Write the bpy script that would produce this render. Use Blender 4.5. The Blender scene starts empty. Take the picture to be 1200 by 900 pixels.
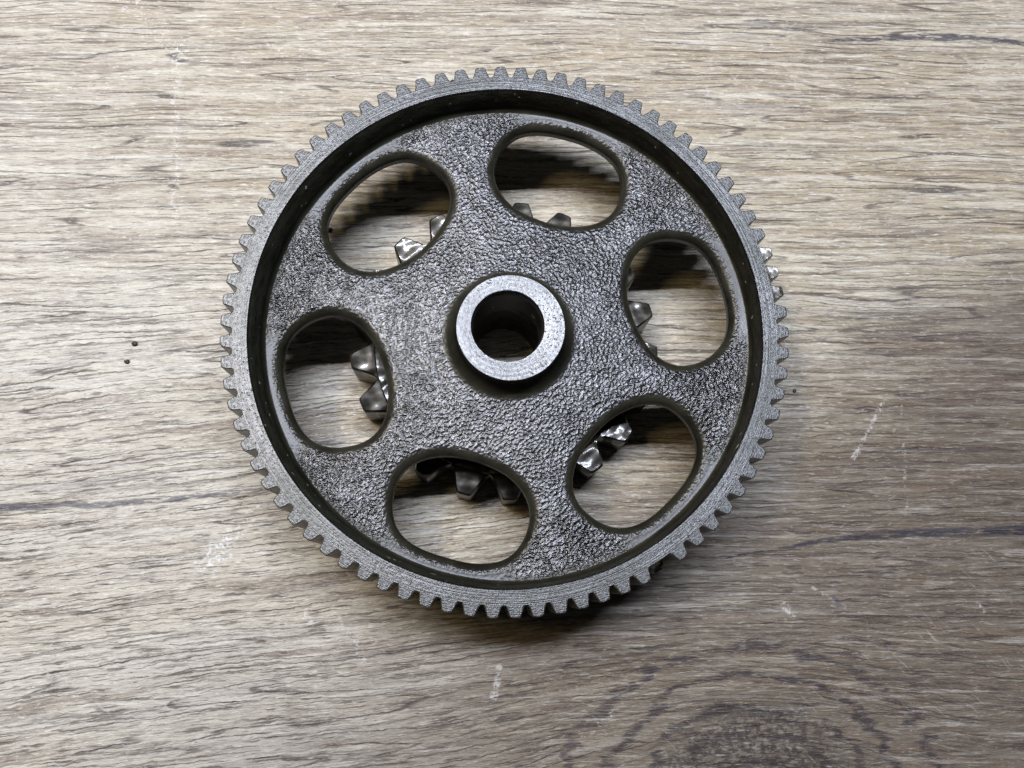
import bpy, bmesh, math, random
import numpy as np
from mathutils import Vector, Matrix
from mathutils.geometry import delaunay_2d_cdt

random.seed(4)
S = 0.06                      # tip radius of the gear, metres; all lengths below are in tip radii
TOP = 0.5                     # height of the rim's upper face above the table
PI = math.pi
C = bpy.context.scene.collection
sc = bpy.context.scene

# ------------------------------------------------------------------ camera, world, lamps, exposure
cam = bpy.data.objects.new('camera', bpy.data.cameras.new('camera'))
C.objects.link(cam)
RX, RY = -0.20465307, 0.04122248
rot = Matrix.Rotation(RX, 3, 'X') @ Matrix.Rotation(RY, 3, 'Y')
cam.matrix_world = Matrix.Translation(Vector((-0.11995501, -0.88841577, 3.27508692 + TOP)) * S) @ rot.transposed().to_4x4()
cam.data.sensor_fit = 'HORIZONTAL'
cam.data.sensor_width = 36.0
cam.data.lens = 36.0 * 1130 / 1200
cam.data.clip_start = 0.005
cam.data.clip_end = 20
sc.camera = cam

world = bpy.data.worlds.new('World')
sc.world = world
world.use_nodes = True
bg = world.node_tree.nodes['Background']
bg.inputs[0].default_value = (0.88, 0.95, 1.0, 1)
bg.inputs[1].default_value = 0.02

def lamp(name, pos, sx, sy, watts, col, spread=180):
    l = bpy.data.lights.new(name, 'AREA')
    l.shape = 'RECTANGLE'; l.size = sx * S; l.size_y = sy * S; l.energy = watts; l.color = col; l.spread = math.radians(spread)
    o = bpy.data.objects.new(name, l); C.objects.link(o)
    p = Vector(pos) * S
    o.location = p
    return o
# two fluorescent tubes on the ceiling, shining straight down: a cool long one to the north, a warmer one to the west
lamp('ceiling_tube', (-2.2, 4.5, 18.5), 17, 0.34, 6.3, (0.90, 0.955, 1.12), 84).rotation_euler = (0, 0, math.radians(4))
lamp('side_tube', (-8.2, 3.8, 18.5), 1.7, 8.0, 5.6, (1.0, 0.77, 0.42))

sc.view_settings.view_transform = 'Standard'
sc.view_settings.look = 'None'
sc.view_settings.exposure = 0
sc.view_settings.gamma = 1
sc.view_settings.use_curve_mapping = False

# ------------------------------------------------------------------ small language for shader maths
class G:
    """one node tree; sockets are wrapped so that ordinary arithmetic builds Math nodes"""
    def __init__(self, name):
        self.m = bpy.data.materials.new(name); self.m.use_nodes = True
        self.t = self.m.node_tree; self.t.nodes.clear()
        self.out = self.t.nodes.new('ShaderNodeOutputMaterial')
    def n(self, typ): return self.t.nodes.new(typ)
    def put(self, sock, v):
        if isinstance(v, V): self.t.links.new(v.s, sock)
        elif isinstance(v, (tuple, list)) and len(v) == 3 and sock.type == 'RGBA': sock.default_value = (*v, 1)
        else: sock.default_value = v
    def math(self, op, *a, clamp=False):
        nd = self.n('ShaderNodeMath'); nd.operation = op; nd.use_clamp = clamp
        for i, x in enumerate(a): self.put(nd.inputs[i], x)
        return V(self, nd.outputs[0])
    def coords(self):
        tc = self.n('ShaderNodeTexCoord'); sp = self.n('ShaderNodeSeparateXYZ')
        vm = self.n('ShaderNodeVectorMath'); vm.operation = 'SCALE'; vm.inputs['Scale'].default_value = 1 / S
        self.t.links.new(tc.outputs['Object'], vm.inputs[0])
        self.t.links.new(vm.outputs[0], sp.inputs[0])
        return tuple(V(self, sp.outputs[i]) for i in range(3))
    def xyz(self, x, y, z=0.0):
        c = self.n('ShaderNodeCombineXYZ')
        for i, q in enumerate((x, y, z)): self.put(c.inputs[i], q)
        return V(self, c.outputs[0])
    def noise(self, x, y, z=0.0, detail=3.0, rough=0.55, dist=0.0):
        nd = self.n('ShaderNodeTexNoise'); nd.noise_dimensions = '3D'
        nd.inputs['Scale'].default_value = 1; nd.inputs['Detail'].default_value = detail
        nd.inputs['Roughness'].default_value = rough; nd.inputs['Distortion'].default_value = dist
        self.put(nd.inputs['Vector'], self.xyz(x, y, z))
        return V(self, nd.outputs[0])
    def voronoi(self, x, y, z=0.0, feature='F1'):
        nd = self.n('ShaderNodeTexVoronoi'); nd.feature = feature; nd.inputs['Scale'].default_value = 1
        self.put(nd.inputs['Vector'], self.xyz(x, y, z))
        return V(self, nd.outputs['Distance'])
    def step(self, a, b, x):                        # smooth 0..1 as x goes from a to b
        nd = self.n('ShaderNodeMapRange'); nd.interpolation_type = 'SMOOTHSTEP'
        self.put(nd.inputs['Value'], x)
        if a <= b: lo, hi, t0, t1 = a, b, 0, 1
        else: lo, hi, t0, t1 = b, a, 1, 0
        for k, q in zip((1, 2, 3, 4), (lo, hi, t0, t1)): nd.inputs[k].default_value = q
        return V(self, nd.outputs[0])
    def mix(self, f, a, b, blend='MIX'):
        nd = self.n('ShaderNodeMix'); nd.data_type = 'RGBA'; nd.blend_type = blend; nd.clamp_factor = True
        self.put(nd.inputs[0], f); self.put(nd.inputs[6], a); self.put(nd.inputs[7], b)
        return V(self, nd.outputs[2])
    def bump(self, h, dist, strength=1.0, prev=None):
        nd = self.n('ShaderNodeBump'); nd.inputs['Strength'].default_value = 1
        self.put(nd.inputs['Strength'], strength)
        nd.inputs['Distance'].default_value = dist * S
        self.put(nd.inputs['Height'], h)
        if prev: self.t.links.new(prev.s, nd.inputs['Normal'])
        return V(self, nd.outputs[0])
    def bsdf(self, color, rough, metal=0.0, normal=None, spec=0.5):
        b = self.n('ShaderNodeBsdfPrincipled')
        self.put(b.inputs['Base Color'], color); self.put(b.inputs['Roughness'], rough)
        self.put(b.inputs['Metallic'], metal); self.put(b.inputs['Specular IOR Level'], spec)
        if normal: self.t.links.new(normal.s, b.inputs['Normal'])
        self.t.links.new(b.outputs[0], self.out.inputs[0])
        return b
    def attr(self, name):
        nd = self.n('ShaderNodeAttribute'); nd.attribute_name = name
        return V(self, nd.outputs['Fac'])

class V:
    def __init__(self, g, s): self.g, self.s = g, s
    def __add__(self, o): return self.g.math('ADD', self, o)
    def __radd__(self, o): return self.g.math('ADD', o, self)
    def __sub__(self, o): return self.g.math('SUBTRACT', self, o)
    def __rsub__(self, o): return self.g.math('SUBTRACT', o, self)
    def __mul__(self, o): return self.g.math('MULTIPLY', self, o)
    __rmul__ = __mul__
    def __truediv__(self, o): return self.g.math('DIVIDE', self, o)
    def abs(self): return self.g.math('ABSOLUTE', self)
    def exp(self): return self.g.math('EXPONENT', self)
    def sqrt(self): return self.g.math('SQRT', self)
    def sin(self): return self.g.math('SINE', self)
    def min(self, o): return self.g.math('MINIMUM', self, o)
    def max(self, o): return self.g.math('MAXIMUM', self, o)

# ------------------------------------------------------------------ materials
def wood_material():
    g = G('greyed_wood')
    x, y, z = g.coords()
    # --- the field whose level lines the grain follows: tilted on the left, arched over a knot
    dx = (x - 0.95) / 0.66; dy = (y + 1.66) / 0.50
    peak = (0.0 - dx * dx - dy * dy).exp() * 0.62
    sl = (x.min(0.2) + 0.2) * g.step(0.9, -0.6, y) * 0.085 + x.min(0.3) * 0.02
    wob = (g.noise(x * 0.8, y * 1.4, 3.1, 2) - 0.5) * 0.11 + (g.noise(x * 1.8, y * 7, 7.7, 2) - 0.5) * 0.012
    fine = (g.noise(x * 20, y * 42, 1.3, 3) - 0.5) * (0.017 - g.step(-0.2, 1.2, y) * 0.010)
    v = y - sl - peak * 0.42 + wob + fine
    kn = g.step(0.32, 0.52, peak + (g.noise(x * 4, y * 9, 5.0, 2) - 0.5) * 0.25)                                 # near the knot's heart
    # --- tone families: broad bands along the grain, plus shade painted in towards the lower right
    zone = g.noise(x * 0.30, v * 2.4, 11.0, 3, 0.6)
    band = g.noise(x * 0.55, v * 13.0, 15.0, 4, 0.62)
    warm = g.noise(x * 0.8, v * 8.0, 21.0, 4, 0.6)
    brown_shade = (g.step(0.30, 1.25, x * 0.55 - y * 1.0 + (zone - 0.5) * 0.8) * 0.85 + g.step(0.2, 2.6, x) * 0.14).min(1.0)  # browner wood with a cast shade painted in, bottom and lower right
    c = g.mix(g.step(0.38, 0.62, zone), (0.445, 0.390, 0.278), (0.480, 0.446, 0.360))
    c = g.mix(g.step(0.48, 0.62, band) * 0.70, c, (0.330, 0.268, 0.175))
    c = g.mix(g.step(0.50, 0.68, warm) * (brown_shade * 0.45 + 0.30), c, (0.270, 0.195, 0.120))
    c = g.mix(brown_shade * 0.94, c, (0.104, 0.083, 0.063))  # dark brown that carries the painted shade
    viol = g.noise(x * 0.9, v * 15, 33.0, 4, 0.6)
    c = g.mix(g.step(0.53, 0.70, viol) * (0.50 - brown_shade * 0.38), c, (0.285, 0.262, 0.270))
    c = g.mix(g.step(0.3, 1.8, 0.0 - x - y * 0.45) * 0.42, c, (0.60, 0.59, 0.56))
    north = g.step(0.1, 1.5, y)
    c = g.mix(north * 0.50, c, (0.385, 0.325, 0.235))
    # --- pale worn ridges between pores
    pale = g.noise(x * 1.7, v * 30, 41.0, 5, 0.68)
    c = g.mix(g.step(0.47, 0.63, pale) * (0.80 - brown_shade * 0.74 - north * 0.18), c, (0.590, 0.565, 0.475))
    s0 = g.noise(x * 0.75, v * 15, 45.0, 6, 0.72)
    c = g.mix(g.step(0.52, 0.63, s0) * (g.step(0.6, -0.7, y) * 0.25 + 0.42), c, (0.165, 0.120, 0.088))
    # --- dark pores of two sizes
    s1 = g.noise(x * 1.0, v * 25, 51.0, 5, 0.66)
    s2 = g.noise(x * 3.2, v * 66, 61.0, 3, 0.65)
    patch = g.step(0.38, 0.62, g.noise(x * 0.7, y * 1.8, 71.0, 2))
    d1 = g.step(0.56, 0.68, s1); d2 = g.step(0.54, 0.68, s2)
    c = g.mix(d1 * (patch * 0.35 + 0.36 + brown_shade * 0.25), c, (0.085, 0.064, 0.062))
    c = g.mix(d2 * (patch * 0.30 + 0.32 + brown_shade * 0.25), c, (0.110, 0.088, 0.080))
    # --- thin crisp grooves along level lines of the field
    gr = ((g.noise(x * 0.35, v * 7.0, 81.0, 2, 0.5) - 0.5) * 12.0)
    gl = (gr - g.math('ROUND', gr)).abs()
    nearknot = g.step(0.06, 0.22, peak)
    glm = g.step(0.080, 0.015, gl) * g.step(0.42, 0.55, g.noise(x * 1.5, v * 11, 91.0, 4, 0.65))
    c = g.mix(glm * (nearknot * 0.1 + 0.78), c, (0.066, 0.053, 0.052))
    kr = (peak * 10.0 + (g.noise(x * 2.5, y * 9, 95.0, 4) - 0.5) * 2.2)
    krl = (kr - g.math('ROUND', kr)).abs()
    krm = g.step(0.22, 0.05, krl) * nearknot * g.step(0.40, 0.54, g.noise(x * 6, y * 45, 97.0, 3, 0.7))
    c = g.mix(krm * 0.92, c, (0.045, 0.038, 0.044))
    # --- short fibres, nearly straight, light and dark
    yf = y - sl * 1.0 + fine * 0.8
    f1 = g.noise(x * 11, yf * 150, 101.0, 2, 0.6)
    f2 = g.noise(x * 18 + y * 8, yf * 130, 111.0, 2, 0.6)
    c = g.mix(g.step(0.56, 0.66, f1) * 0.55, c, (0.110, 0.086, 0.082))
    c = g.mix(g.step(0.58, 0.68, f2) * (0.72 - brown_shade * 0.56), c, (0.68, 0.665, 0.60))
    south = g.step(0.5, -0.7, y)
    f3 = g.noise(x * 6.5, yf * 82, 115.0, 3, 0.62); f4 = g.noise(x * 5.0, yf * 66, 118.0, 3, 0.62)
    c = g.mix(g.step(0.565, 0.625, f3) * (south * 0.40 + 0.32), c, (0.062, 0.047, 0.042))
    c = g.mix(g.step(0.575, 0.635, f4) * (south * 0.22 + 0.20 - brown_shade * 0.26), c, (0.66, 0.645, 0.59))
    f5 = g.noise(x * 1.6, (y - sl) * 38 + fine * 20, 119.0, 5, 0.68)
    c = g.mix(g.step(0.55, 0.63, f5) * (g.step(-0.8, 1.2, x) * 0.38 + 0.12), c, (0.085, 0.066, 0.058))
    c = g.mix(g.step(0.45, 0.37, f5) * (0.34 - brown_shade * 0.10), c, (0.64, 0.625, 0.575))
    # --- the knot: darker, flecked
    fl = g.noise(x * 34, y * 60, 121.0, 3, 0.7)
    c = g.mix(kn * (g.step(0.42, 0.56, fl) * 0.74 + 0.15), c, (0.050, 0.041, 0.038))
    # --- whitish rubbed patches and hairline scratches, slanting
    rub = g.noise(x * 1.3, y * 1.2, 131.0, 3) ; ra = x * 0.8 + y * 0.6; rb = y * 0.8 - x * 0.6
    jit = (g.noise(x * 4, y * 4, 133.0, 2) - 0.5) * 0.5
    hs = g.noise(ra * 5, (rb + jit * 0.05) * 95, 141.0, 2, 0.6)
    hs2 = g.noise((x * 0.72 - y * 0.69) * 6, (y * 0.72 + x * 0.69 + jit * 0.12) * 80, 146.0, 2, 0.6)
    c = g.mix(g.step(0.66, 0.76, hs) * g.step(0.48, 0.64, rub) * 0.22, c, (0.70, 0.69, 0.65))
    c = g.mix(g.step(0.62, 0.74, hs2) * g.step(0.52, 0.38, rub) * 0.22, c, (0.70, 0.69, 0.65))
    # --- grain speckle of the worn surface
    sp = g.noise(x * 48, y * 78, 191.0, 2, 0.6)
    c = g.mix(g.step(0.60, 0.74, sp) * (0.42 - brown_shade * 0.27), c, (0.70, 0.69, 0.64))
    c = g.mix(g.step(0.40, 0.27, sp) * 0.40, c, (0.110, 0.088, 0.075))
    # --- long black-blue splits printed in the board
    rag = (g.noise(x * 7, y * 30, 151.0, 4, 0.7) - 0.5)
    def split(c, pts, w, k, col):
        for (x0, y0, w0), (x1, y1, w1) in zip(pts[:-1], pts[1:]):
            t = (x - x0) / (x1 - x0)
            yc = t * (y1 - y0) + y0
            ww = t * (w1 - w0) + w0
            d = (y - yc + rag * w * 2.2).abs() / ww
            m = g.step(1.0, 0.45, d) * g.math('LESS_THAN', t, 1.0) * g.math('GREATER_THAN', t, 0.0)
            c = g.mix(m * k * g.step(0.36, 0.5, g.noise(x * 11, y * 60, 161.0, 3, 0.7)), c, col)
        return c
    c = split(c, [(1.36, 1.447, .004), (1.60, 1.458, .014), (1.95, 1.478, .024), (2.12, 1.475, .016), (2.36, 1.446, .016)], .02, .85, (.045, .046, .066))
    c = split(c, [(-2.3, -.617, .022), (-1.5, -.588, .017), (-1.2, -.562, .012), (-.93, -.524, .010)], .016, .72, (.075, .075, .10))
    c = split(c, [(.85, -.790, .003), (1.05, -.757, .006), (1.3, -.717, .012), (1.62, -.692, .024), (2.2, -.676, .030)], .016, .9, (.04, .038, .048))
    # --- paint specks, smears and long scuffs
    brk = g.noise(x * 45, y * 45, 171.0, 4, 0.75); rg2 = (g.noise(x * 22, y * 22, 181.0, 2) - 0.5)
    def mark(c, a, b, w, k, col=(.80, .81, .79), soft=0.5, lo=0.38):
        (x0, y0), (x1, y1) = a, b
        L2 = (x1 - x0) ** 2 + (y1 - y0) ** 2
        t = g.math('MULTIPLY', (x - x0) * (x1 - x0) + (y - y0) * (y1 - y0), 1 / L2, clamp=True)
        ex = x - x0 - t * (x1 - x0); ey = y - y0 - t * (y1 - y0)
        d = (ex * ex + ey * ey).sqrt() + rg2 * w * 2.6
        return g.mix(g.step(w * 1.15, w * 0.35, d) * g.step(lo + 0.08, lo + 0.20, brk) * (k * 0.6), c, col)
    c = mark(c, (-1.13, -.82), (-1.05, -.72), .042, 1.3, lo=.40)
    c = mark(c, (-1.03, -.72), (-.95, -.60), .040, .9, lo=.46)
    c = mark(c, (1.09, -.965), (1.12, -1.01), .013, .75, lo=.36)
    c = mark(c, (1.85, -.96), (1.87, -.99), .012, .55, lo=.38)
    c = mark(c, (1.20, -.90), (1.34, -.985), .009, .5, lo=.40)
    c = mark(c, (1.285, -.945), (1.305, -.962), .012, .9, (.05, .055, .10), lo=.1)
    c = mark(c, (-1.62, 1.56), (-1.36, 1.29), .050, .75, lo=.44)
    c = mark(c, (-1.39, 1.35), (-1.345, .58), .024, .75, lo=.42)
    c = mark(c, (1.40, -.40), (1.54, -.17), .010, .7, lo=.38)
    c = mark(c, (-.012, -1.20), (-.03, -1.30), .016, .65, lo=.34)
    c = mark(c, (-1.05, -1.28), (-.80, -1.58), .030, .40, lo=.50)
    c = mark(c, (-.62, -1.02), (-.52, -1.16), .018, .6, lo=.42)
    c = mark(c, (1.86, .10), (1.895, .07), .008, .7, (.16, .14, .15), lo=.1)
    c = mark(c, (1.99, 1.385), (2.03, 1.365), .010, .8, (.12, .10, .12), lo=.1)
    c = mark(c, (1.50, 1.10), (1.53, 1.52), .020, .35, lo=.48)
    c = mark(c, (.86, 1.10), (.93, 1.50), .012, .55, lo=.44)
    c = mark(c, (1.62, -.08), (1.60, -.60), .008, .7, lo=.44)
    c = mark(c, (-1.05, 1.42), (-.80, 1.20), .022, .7, lo=.45)
    c = mark(c, (-1.30, 1.10), (-1.10, .95), .020, .6, lo=.45)
    c = mark(c, (.95, 1.30), (1.06, 1.22), .014, .7, lo=.43)
    c = mark(c, (-.80, -.95), (-.70, -1.05), .014, .7, lo=.42)
    c = mark(c, (.30, -1.45), (.42, -1.36), .016, .6, lo=.44)
    h = (pale - 0.5) * 0.8 - d1 * 0.35 - d2 * 0.4 - glm * 0.7 - krm * 0.5 + (f2 - f1) * 0.5
    nrm = g.bump(h, 0.016, 0.6)
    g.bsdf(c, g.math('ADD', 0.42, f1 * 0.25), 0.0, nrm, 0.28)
    return g.m

def machined_material(name, lo, hi):                      # turned faces of rim, teeth, hub and pinion
    g = G(name)
    x, y, z = g.coords()
    r = (x * x + y * y).sqrt()
    lines = g.noise(r * 230, x * 2.2, y * 2.2, 2, 0.6)
    lines2 = g.noise(r * 90, x * 1.2, y * 1.2 + 4, 2, 0.5)
    grit = g.noise(x * 95, y * 95, z * 95 + 3, 3, 0.7)
    blot = g.noise(x * 5, y * 5, z * 5, 3, 0.6)
    pits = g.step(0.62, 0.72, g.noise(x * 120, y * 120, z * 120 + 9, 2, 0.5)) * g.step(0.46, 0.60, blot)
    c = g.mix(g.step(0.35, 0.65, blot), lo, hi)
    c = g.mix(g.step(0.48, 0.66, grit) * 0.60, c, tuple(q * .55 for q in lo))
    c = g.mix(g.step(0.52, 0.66, lines2) * 0.45, c, tuple(q * .75 for q in lo))
    c = g.mix(pits * 0.8, c, (0.07, 0.065, 0.055))
    nrm = g.bump(lines * 0.4 + lines2 * 0.35 + grit * 0.6 - pits * 0.5, 0.0045, 0.55)
    g.bsdf(c, g.math('ADD', 0.28, grit * 0.20), 0.92, nrm)
    return g.m

def cast_material():                          # sand cast web, an oil film in its rounded corners
    g = G('cast_iron')
    x, y, z = g.coords()
    grain = g.attr('grain')
    n2 = g.noise(x * 9, y * 9, z * 9 + 5, 3, 0.6)
    n1 = g.noise(x * 72 + y * 54 + n2 * 5, y * 72 - x * 54, z * 82, 0.8, 0.5)
    spot = g.step(0.70, 0.76, g.noise(x * 34, y * 34, z * 34 + 2, 1, 0.5))
    h = n1 * 1.6
    c = g.mix(g.step(0.38, 0.62, n2), (0.046, 0.0463, 0.0465), (0.074, 0.0743, 0.0748))
    c = g.mix(g.step(0.50, 0.34, n1) * 0.40, c, (0.030, 0.030, 0.031))
    c = g.mix(g.step(0.54, 0.66, n1) * 0.35, c, (0.12, 0.12, 0.122))
    c = g.mix(spot * 0.5, c, (0.05, 0.05, 0.05))
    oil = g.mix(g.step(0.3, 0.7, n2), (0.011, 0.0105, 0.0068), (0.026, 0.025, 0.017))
    r = ((x - 0.010) * (x - 0.010) + (y + 0.0045) * (y + 0.0045)).sqrt()
    wet = g.step(0.44, 0.66, g.noise(x * 2.4, y * 2.4, 6.0, 4, 0.6) + (r - 0.62) * 0.55)     # old oil, thickest towards the rim
    c = g.mix(wet * 0.72, c, (0.020, 0.0195, 0.0185))
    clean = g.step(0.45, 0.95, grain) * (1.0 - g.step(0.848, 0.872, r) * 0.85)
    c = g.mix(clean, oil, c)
    nrm = g.bump(h, 0.0031, grain * 0.92 + 0.08)
    g.bsdf(c, g.math('ADD', 0.24, n2 * 0.14 - wet * 0.06 + (1.0 - clean) * 0.06), clean * 0.90, nrm, 0.32)
    return g.m

def oily_material():                          # unmachined inside wall of the rim, under old oil
    g = G('oily_steel')
    x, y, z = g.coords()
    n = g.noise(x * 14, y * 14, z * 40, 4, 0.65)
    n2 = g.noise(x * 90, y * 90, z * 90, 2, 0.6)
    c = g.mix(g.step(0.35, 0.65, n), (0.015, 0.0143, 0.0095), (0.038, 0.0365, 0.025))
    fleck = g.step(0.72, 0.76, g.noise(x * 34, y * 34, z * 34 + 8, 1, 0.5))
    c = g.mix(fleck * 0.7, c, (0.5, 0.48, 0.42))
    g.bsdf(c, g.math('ADD', 0.28, n * 0.25), 0.15, g.bump(n2 + n * 0.5, 0.005, 0.35))
    return g.m

def flank_material():                         # flanks of the teeth: ground, darkened by oil
    g = G('tooth_flank_steel')
    x, y, z = g.coords()
    n = g.noise(x * 40, y * 40, z * 12, 3, 0.6)
    c = g.mix(g.step(0.35, 0.65, n), (0.05, 0.046, 0.038), (0.15, 0.142, 0.128))
    g.bsdf(c, g.math('ADD', 0.25, n * 0.2), 0.5, g.bump(n, 0.006, 0.4))
    return g.m

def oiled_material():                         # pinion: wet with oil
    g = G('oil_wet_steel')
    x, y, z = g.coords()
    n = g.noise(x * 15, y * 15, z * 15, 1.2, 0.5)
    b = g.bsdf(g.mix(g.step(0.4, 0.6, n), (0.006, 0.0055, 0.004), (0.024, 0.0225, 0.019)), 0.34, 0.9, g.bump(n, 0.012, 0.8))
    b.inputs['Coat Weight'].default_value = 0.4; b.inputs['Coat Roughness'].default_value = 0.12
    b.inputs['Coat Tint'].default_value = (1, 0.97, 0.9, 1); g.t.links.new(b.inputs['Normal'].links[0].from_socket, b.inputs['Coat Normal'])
    return g.m

def bright_material():                        # freshly chipped, polished metal
    g = G('bright_chipped_steel')
    x, y, z = g.coords()
    n = g.noise(x * 38, y * 38, z * 20, 1, 0.5)
    g.bsdf(g.mix(g.step(0.42, 0.6, n), (0.10, 0.097, 0.085), (0.36, 0.35, 0.32)), 0.34, 1.0, g.bump(n, 0.0025, 0.6))
    return g.m

def dirt_material():
    g = G('black_grit')
    x, y, z = g.coords()
    n = g.noise(x * 120, y * 120, z * 120, 2, 0.6)
    g.bsdf(g.mix(n, (0.012, 0.011, 0.012), (0.05, 0.045, 0.045)), 0.55, 0.0, g.bump(n, 0.006, 0.6))
    return g.m

M_wood, M_cast, M_oily = wood_material(), cast_material(), oily_material()
M_mach = machined_material('machined_steel', (.070, .072, .069), (.100, .101, .101))
M_hub = machined_material('faced_steel', (.120, .122, .123), (.150, .152, .154))
M_flank, M_pin, M_bright, M_dirt = flank_material(), oiled_material(), bright_material(), dirt_material()

# ------------------------------------------------------------------ helpers
def link(name, verts, faces, mats, parent=None, fmat=None, smooth=None, sharp=35, loc=(0, 0, 0), attr=None):
    me = bpy.data.meshes.new(name)
    me.from_pydata([tuple(c * S for c in v) for v in verts], [], faces)
    for m in mats: me.materials.append(m)
    if fmat: me.polygons.foreach_set('material_index', fmat)
    me.update()
    bm = bmesh.new(); bm.from_mesh(me)
    bmesh.ops.recalc_face_normals(bm, faces=bm.faces)
    bm.to_mesh(me); bm.free()
    me.polygons.foreach_set('use_smooth', [True] * len(me.polygons))
    me.set_sharp_from_angle(angle=math.radians(sharp))
    if attr:
        a = me.attributes.new(attr[0], 'FLOAT', 'POINT'); a.data.foreach_set('value', attr[1])
    o = bpy.data.objects.new(name, me); C.objects.link(o)
    o.location = Vector(loc) * S
    if parent: o.parent = parent
    return o

def lathe(rings, n, closed=True, phase=0.0):
    """rings = (r, z, cx, cy); returns verts, faces and each face's ring number"""
    V_, F_, K_ = [], [], []
    for (r, z, cx, cy) in rings:
        for i in range(n):
            a = phase + 2 * PI * i / n
            V_.append((cx + r * math.cos(a), cy + r * math.sin(a), z))
    m = len(rings)
    for j in range(m if closed else m - 1):
        k = (j + 1) % m
        for i in range(n):
            i2 = (i + 1) % n
            F_.append((j * n + i, j * n + i2, k * n + i2, k * n + i)); K_.append(j)
    return V_, F_, K_

# ------------------------------------------------------------------ setting: the table top (grain lies in the board's plane)
tv = [(-14, -14, 0), (14, -14, 0), (14, 14, 0), (-14, 14, 0), (-14, -14, -.45), (14, -14, -.45), (14, 14, -.45), (-14, 14, -.45)]
tf = [(0, 1, 2, 3), (7, 6, 5, 4), (0, 4, 5, 1), (1, 5, 6, 2), (2, 6, 7, 3), (3, 7, 4, 0)]
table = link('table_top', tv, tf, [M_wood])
table['kind'] = 'structure'

# ------------------------------------------------------------------ the gear
NT = 82
PHASE = math.radians(104.732)
gear = bpy.data.objects.new('spur_gear', None); C.objects.link(gear)
gear.empty_display_size = 0.01
gear['label'] = 'steel spur gear with six-hole cast web lying on greyed wooden table'
gear['category'] = 'gear'
gear.location = (0, 0, 0)
H = TOP                                            # parts below use z measured from the table
CX, CY = 0.0100, -0.0045                           # the casting sits a little off the turned centre

# rim: turned ring, dark unturned inside wall
zb = H - 0.27
prof = [(0.9075, H, 0), (0.9105, H, 0), (0.9570, H, 0), (0.9590, H - .0028, 0), (0.9590, zb + .003, 0), (0.9560, zb, 0), (0.905, zb, 0),
        (0.893, zb + .02, 1), (0.885, H - .21, 1), (0.880, H - .15, 1), (0.884, H - .10, 1), (0.8905, H - .060, .7), (0.8985, H - .022, .3), (0.9035, H - .008, .1), (0.9062, H - .0018, 0)]
rv, rf, rk = lathe([(r, z, CX * s, CY * s) for r, z, s in prof], NT * 4, True, PHASE)
rm = [0 if k in (0, 1, 2, 3, 4, 5, 13, 14) else 1 for k in rk]
rm = [2 if k in (2, 3) else m for k, m in zip(rk, rm)]
rim = link('rim', rv, rf, [M_mach, M_oily, M_flank], gear, rm, sharp=28)

# teeth: sub-parts of the rim
def tooth_mesh(name, seed, height=1.0, worn=0.0, mats=None):
    rnd = random.Random(seed)
    half = [(.9555, .0340), (.9595, .0312), (.9635, .0284), (.970, .0257), (.978, .0232), (.987, .0208), (.9945, .0184), (.9985, .0144), (1.0, .0070)]
    j = lambda s: rnd.uniform(-s, s)
    pts = [(r, -w) for r, w in half] + [(r, w) for r, w in reversed(half)]
    pts = [(r + (j(.0012) if r > .97 else 0), w + j(.0009)) for r, w in pts]
    n = len(pts)
    zt = H - .0006; zl = zb + .002
    vs, fs, fm = [], [], []
    def ring(inset, z, tilt=0):
        base = len(vs)
        for r, w in pts:
            rr = r if r < .9600 else r - inset
            ww = w * (1 - inset / .03)
            dz = 0
            if tilt and r > .955: dz = -tilt * ((r - .955) / .045) ** 1.3 * (1 + rnd.uniform(-.4, .4))
            vs.append((rr, ww, z + dz))
        return base
    top = zt if height == 1 else zl + (zt - zl) * height
    a = ring(.0034, top, worn); b = ring(0, top - .0030, worn); c = ring(0, zl)
    for u, w_ in ((a, b), (b, c)):
        for i in range(n - 1):
            fs.append((u + i, u + i + 1, w_ + i + 1, w_ + i)); fm.append(1)
    for i in range(n // 2 - 1):                                    # top and bottom caps as strips across the tooth
        k = n - 1 - i
        fs.append((a + i, a + k, a + k - 1, a + i + 1)); fm.append(2 if (worn and half[i][0] > .958) or height < 1 else 0)
        fs.append((c + i, c + i + 1, c + k - 1, c + k)); fm.append(1)
    o = link(name, vs, fs, mats or [M_mach, M_flank, M_bright], rim, fm, sharp=30)
    return o
protos = [tooth_mesh('tooth', s) for s in range(6)]
BROKEN, WORN = 37, {21: .022, 22: .030, 23: .0, 35: .0}
WORN = {20: .0012, 21: .0022, 22: .0028}
for i in range(NT):
    a = PHASE - 2 * PI * i / NT
    if i == BROKEN:
        o = tooth_mesh('tooth', 99, height=0.70, worn=.05); o['label'] = 'broken tooth snapped off below the rim face'
    elif i in WORN:
        o = tooth_mesh('tooth', 50 + i, 1.0, WORN[i]); o['label'] = 'tooth with a worn shiny tip'
    elif i < 6: o = protos[i]
    else:
        o = protos[(i * 5 + i // 7) % 6].copy(); C.objects.link(o); o.parent = rim
    o.rotation_euler = (0, 0, a)

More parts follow.
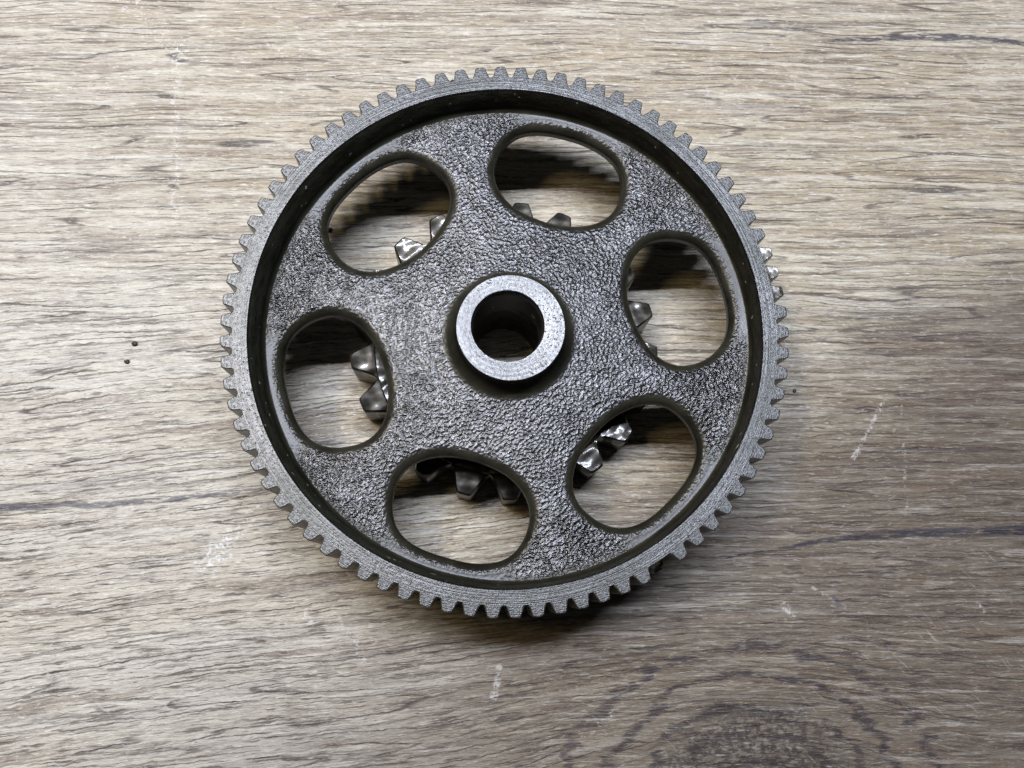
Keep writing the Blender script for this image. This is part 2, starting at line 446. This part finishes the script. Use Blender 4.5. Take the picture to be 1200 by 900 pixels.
# dirt wedged in two gaps at the far side of the rim
def blob(name, rad, seed, sq=(1, 1, .7), sub=2, amp=.35):
    bm = bmesh.new(); bmesh.ops.create_icosphere(bm, subdivisions=sub, radius=1)
    rnd = random.Random(seed); off = Vector((rnd.random() * 20, rnd.random() * 20, 3))
    from mathutils import noise as mn
    vs = []
    for v in bm.verts:
        k = 1 + amp * mn.noise(v.co * 1.7 + off) * 1.6
        vs.append((v.co.x * rad * sq[0] * k, v.co.y * rad * sq[1] * k, v.co.z * rad * sq[2] * k))
    fs = [tuple(w.index for w in f.verts) for f in bm.faces]
    bm.free()
    return vs, fs
for gap, rad in ((0.5, .0155), (1.45, .008), (-.4, .008), (4.55, .008)):
    a = PHASE - 2 * PI * gap / NT
    vs, fs = blob('grime', rad, int(gap * 10 + 40), (1.0, .8, 1.6))
    link('grime', vs, fs, [M_dirt], rim, loc=(.960 * math.cos(a), .960 * math.sin(a), H - .03))

# web: cast disc with six rounded openings
HOLES = [(133.9, .655), (73.4, .655), (13.2, .650), (-45.9, .660), (-105.0, .661), (-164.6, .655)]
FIL = .039
def hole_contour(ang, rc, n=72, grow=0.0, seed=0):
    """circle of radius .265 cut by the rim's circle, corners rounded (smooth intersection)"""
    th = math.radians(ang); er = (math.cos(th), math.sin(th)); et = (-er[1], er[0])
    A, B = .2830 - FIL + grow, .2290 - FIL + grow
    def sdf(p, q):
        p = p - rc + .10 * q * q / .26
        e = 2.3 if p > 0 else 2.0
        d1 = ((abs(p / B) ** e + abs(q / A) ** e) ** (1 / e) - 1) * B
        d2 = math.hypot(p + rc - .10 * q * q / .26, q) - (.8692 - FIL + grow)
        h = max(.05 - abs(d1 - d2), 0) / .05
        return max(d1, d2) + h * h * .05 * .25
    out = []
    from mathutils import noise as mn
    for i in range(n):
        t = 2 * PI * i / n
        lo, hi = 0, .45
        for _ in range(40):
            m = (lo + hi) / 2
            if sdf(rc - .01 + m * math.cos(t), m * math.sin(t)) < 0: lo = m
            else: hi = m
        m = lo + .006 * mn.noise(Vector((math.cos(t) * 1.3, math.sin(t) * 1.3, seed * 3.3)))
        p, q = rc - .01 + m * math.cos(t), m * math.sin(t)
        f = min(1, (.8692 - FIL + grow) / math.hypot(p, q)); p *= f; q *= f
        out.append((CX + p * er[0] + q * et[0], CY + p * er[1] + q * et[1]))
    return out
zt, zu = H - .110, H - .192
WO, WH = .8700, .2480
verts, faces, grainv = [], [], []
def addring(pts, z, gr, edge=False):
    b = len(verts)
    for p in pts: verts.append((p[0], p[1], z)); grainv.append(gr * min(1, max(0, (.848 - math.hypot(p[0] - CX, p[1] - CY)) / .03)) if gr == 1 and edge else gr)
    return b
def strip(a, b, n):
    for i in range(n):
        faces.append((a + i, a + (i + 1) % n, b + (i + 1) % n, b + i))
def circ(r, n, ph=0): return [(CX + r * math.cos(ph + 2 * PI * i / n), CY + r * math.sin(ph + 2 * PI * i / n)) for i in range(n)]
NO, NH, NK = 240, 96, 72
levels = [(FIL * (1 - math.sin(t * PI / 12)), .030 * (1 - math.cos(t * PI / 12))) for t in range(7)]
bounds_top, bounds_bot = [], []
for h, (ang, rc) in enumerate(HOLES):
    prev = None
    for g_, dz in levels:
        cur = addring(hole_contour(ang, rc, NK, g_, h), zt - dz, (1.0, .75, .35, .1, 0, 0, 0)[[l_[1] for l_ in levels].index(dz)], True)
        if prev is None: bounds_top.append((cur, NK))
        else: strip(prev, cur, NK)
        prev = cur
    for g_, dz in reversed(levels):
        cur = addring(hole_contour(ang, rc, NK, g_, h), zu + dz, 0.0)
        strip(prev, cur, NK); prev = cur
    bounds_bot.append((prev, NK))
# fillet up to the hub and out to the rim
hub_r = .1935
prev = addring(circ(WH, NH), zt, 1.0); bounds_top.append((prev, NH))
for i in range(1, 7):
    t = i / 6 * PI / 2
    cur = addring(circ(WH - .052 * math.sin(t), NH), zt + .052 * (1 - math.cos(t)), .35 if i == 1 else 0.0); strip(prev, cur, NH); prev = cur
prev = addring(circ(WH, NH), zu, 0); bounds_bot.append((prev, NH))
cur = addring(circ(.15, NH), zu, 0); strip(prev, cur, NH)
prev = addring(circ(WO, NO), zt, 1.0)
hv_ = [v for b, n in bounds_top[:6] for v in verts[b:b + n]]
for k_ in range(prev, prev + NO):
    dmin = min(math.hypot(verts[k_][0] - v[0], verts[k_][1] - v[1]) for v in hv_)
    grainv[k_] = min(1.0, max(0.0, (dmin - .018) / .03))
bounds_top.append((prev, NO))
for i in range(1, 6):
    t = i / 5 * PI / 2
    cur = addring(circ(WO + .0165 * math.sin(t), NO), zt + .026 * (1 - math.cos(t)), 0.0); strip(prev, cur, NO); prev = cur
prev = addring(circ(WO, NO), zu, 0); bounds_bot.append((prev, NO))
cur = addring(circ(.89, NO), zu - .02, 0); strip(prev, cur, NO)
def inside(poly, p):
    r = False; j = len(poly) - 1
    for i in range(len(poly)):
        if (poly[i][1] > p[1]) != (poly[j][1] > p[1]) and p[0] < (poly[j][0] - poly[i][0]) * (p[1] - poly[i][1]) / (poly[j][1] - poly[i][1]) + poly[i][0]: r = not r
        j = i
    return r
for bounds in (bounds_top, bounds_bot):
    co, ed, back = [], [], []
    polys = []
    for b, n in bounds:
        s = len(co)
        for i in range(n):
            co.append(Vector(verts[b + i][:2])); back.append(b + i); ed.append((s + i, s + (i + 1) % n))
        polys.append([verts[b + i][:2] for i in range(n)])
    holes, hubp, outp = polys[:6], polys[6], polys[7]
    r_v, r_e, r_f, o_v, _, _ = delaunay_2d_cdt(co, ed, [], 0, 1e-7)
    idx = []
    z0 = verts[bounds[0][0]][2]
    for v, src in zip(r_v, o_v):
        if src: idx.append(back[src[0]])
        else: verts.append((v.x, v.y, z0)); grainv.append(1.0); idx.append(len(verts) - 1)
    for f in r_f:
        c = sum((r_v[i] for i in f), Vector((0, 0))) / len(f)
        p = (c.x, c.y)
        if not inside(outp, p) or inside(hubp, p) or any(inside(hh, p) for hh in holes): continue
        faces.append(tuple(idx[i] for i in f))
web = link('web', verts, faces, [M_cast], gear, sharp=60, attr=('grain', grainv))

# hub: turned sleeve, eccentric outside, stepped bore
zh = H + .004
hp = [(.1300, zh, 0), (.1325, zh + .0005, 0), (.1905, zh, 1), (.1935, zh - .003, 1), (.1950, H - .06, 1), (.1975, H - .20, 1), (.1975, .30, 1), (.1225, .30, 0),
      (.1225, H - .075, 0), (.1225, H - .0260, 0), (.1290, H - .0165, 0), (.1300, H - .004, 0)]
hv, hf, hk = lathe([(r, z, .0105 * e, -.0050 * e) for r, z, e in hp], 128, True)
hm = [0 if k in (0, 1, 2, 9, 10, 11) else 1 for k in hk]
hub = link('hub', hv, hf, [M_hub, M_oily], gear, hm, sharp=28)

# pinion under the web, resting on the table
NP = 21
PZ = H - .278
pp = [(.1225, PZ + .076, 0), (.196, PZ + .074, 0), (.21, PZ, 0), (.4900, PZ, 0), (.4950, PZ - .006, 0), (.4950, .012, 0), (.4900, .0015, 0), (.1225, .0015, 0)]
pv, pf, pk = lathe([(r, z, 0, 0) for r, z, e in pp], NP * 6, True)
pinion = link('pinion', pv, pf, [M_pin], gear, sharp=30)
def pinion_tooth():
    half = [(.490, .078), (.498, .070), (.515, .058), (.535, .049), (.555, .041), (.575, .032), (.583, .027), (.586, .018)]
    pts = [(r, -w) for r, w in half] + [(r, w) for r, w in reversed(half)]
    n = len(pts); vs, fs = [], []
    def ring(ins, z, skew=0.0):
        b = len(vs)
        for r, w in pts: vs.append((r - (ins if r > .5 else 0), w * (1 - ins / .09), z - skew * w))
        return b
    a = ring(.008, PZ - .006, .07); b = ring(0, PZ - .017, .07); c = ring(0, .010); d = ring(.006, .002)
    for u, w_ in ((a, b), (b, c), (c, d)):
        for i in range(n - 1): fs.append((u + i, u + i + 1, w_ + i + 1, w_ + i))
    for i in range(n // 2 - 1):
        k = n - 1 - i
        fs.append((a + i, a + k, a + k - 1, a + i + 1)); fs.append((d + i, d + i + 1, d + k - 1, d + k))
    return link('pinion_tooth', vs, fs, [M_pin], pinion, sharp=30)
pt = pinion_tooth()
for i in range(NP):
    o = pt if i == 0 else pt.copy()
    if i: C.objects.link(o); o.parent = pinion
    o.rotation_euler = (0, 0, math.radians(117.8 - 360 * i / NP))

# ------------------------------------------------------------------ crumbs of dirt on the table
CR = [(-1.463, .046, .0125, 'larger black crumb of grit on the bare table left of the gear'),
      (-1.487, -.028, .0105, 'smaller black crumb of grit below the larger one left of the gear'),
      (1.179, -.123, .008, 'tiny black crumb on the table close beside the right teeth of the gear'),
      (-.715, .535, .013, 'black crumb at the left edge of the upper left opening of the gear'),
      (-.446, .665, .011, 'dark flat crumb seen in the middle of the upper left opening of the gear')]
for k, (x, y, r, lab) in enumerate(CR):
    vs, fs = blob('grit_crumb', r, 70 + k, (1.0, .8 if k != 4 else .45, .5))
    o = link('grit_crumb', vs, fs, [M_dirt], None, loc=(x, y, r * .42), sharp=180)
    o['label'] = lab; o['category'] = 'crumb'; o['group'] = 'crumbs of black grit on the table'
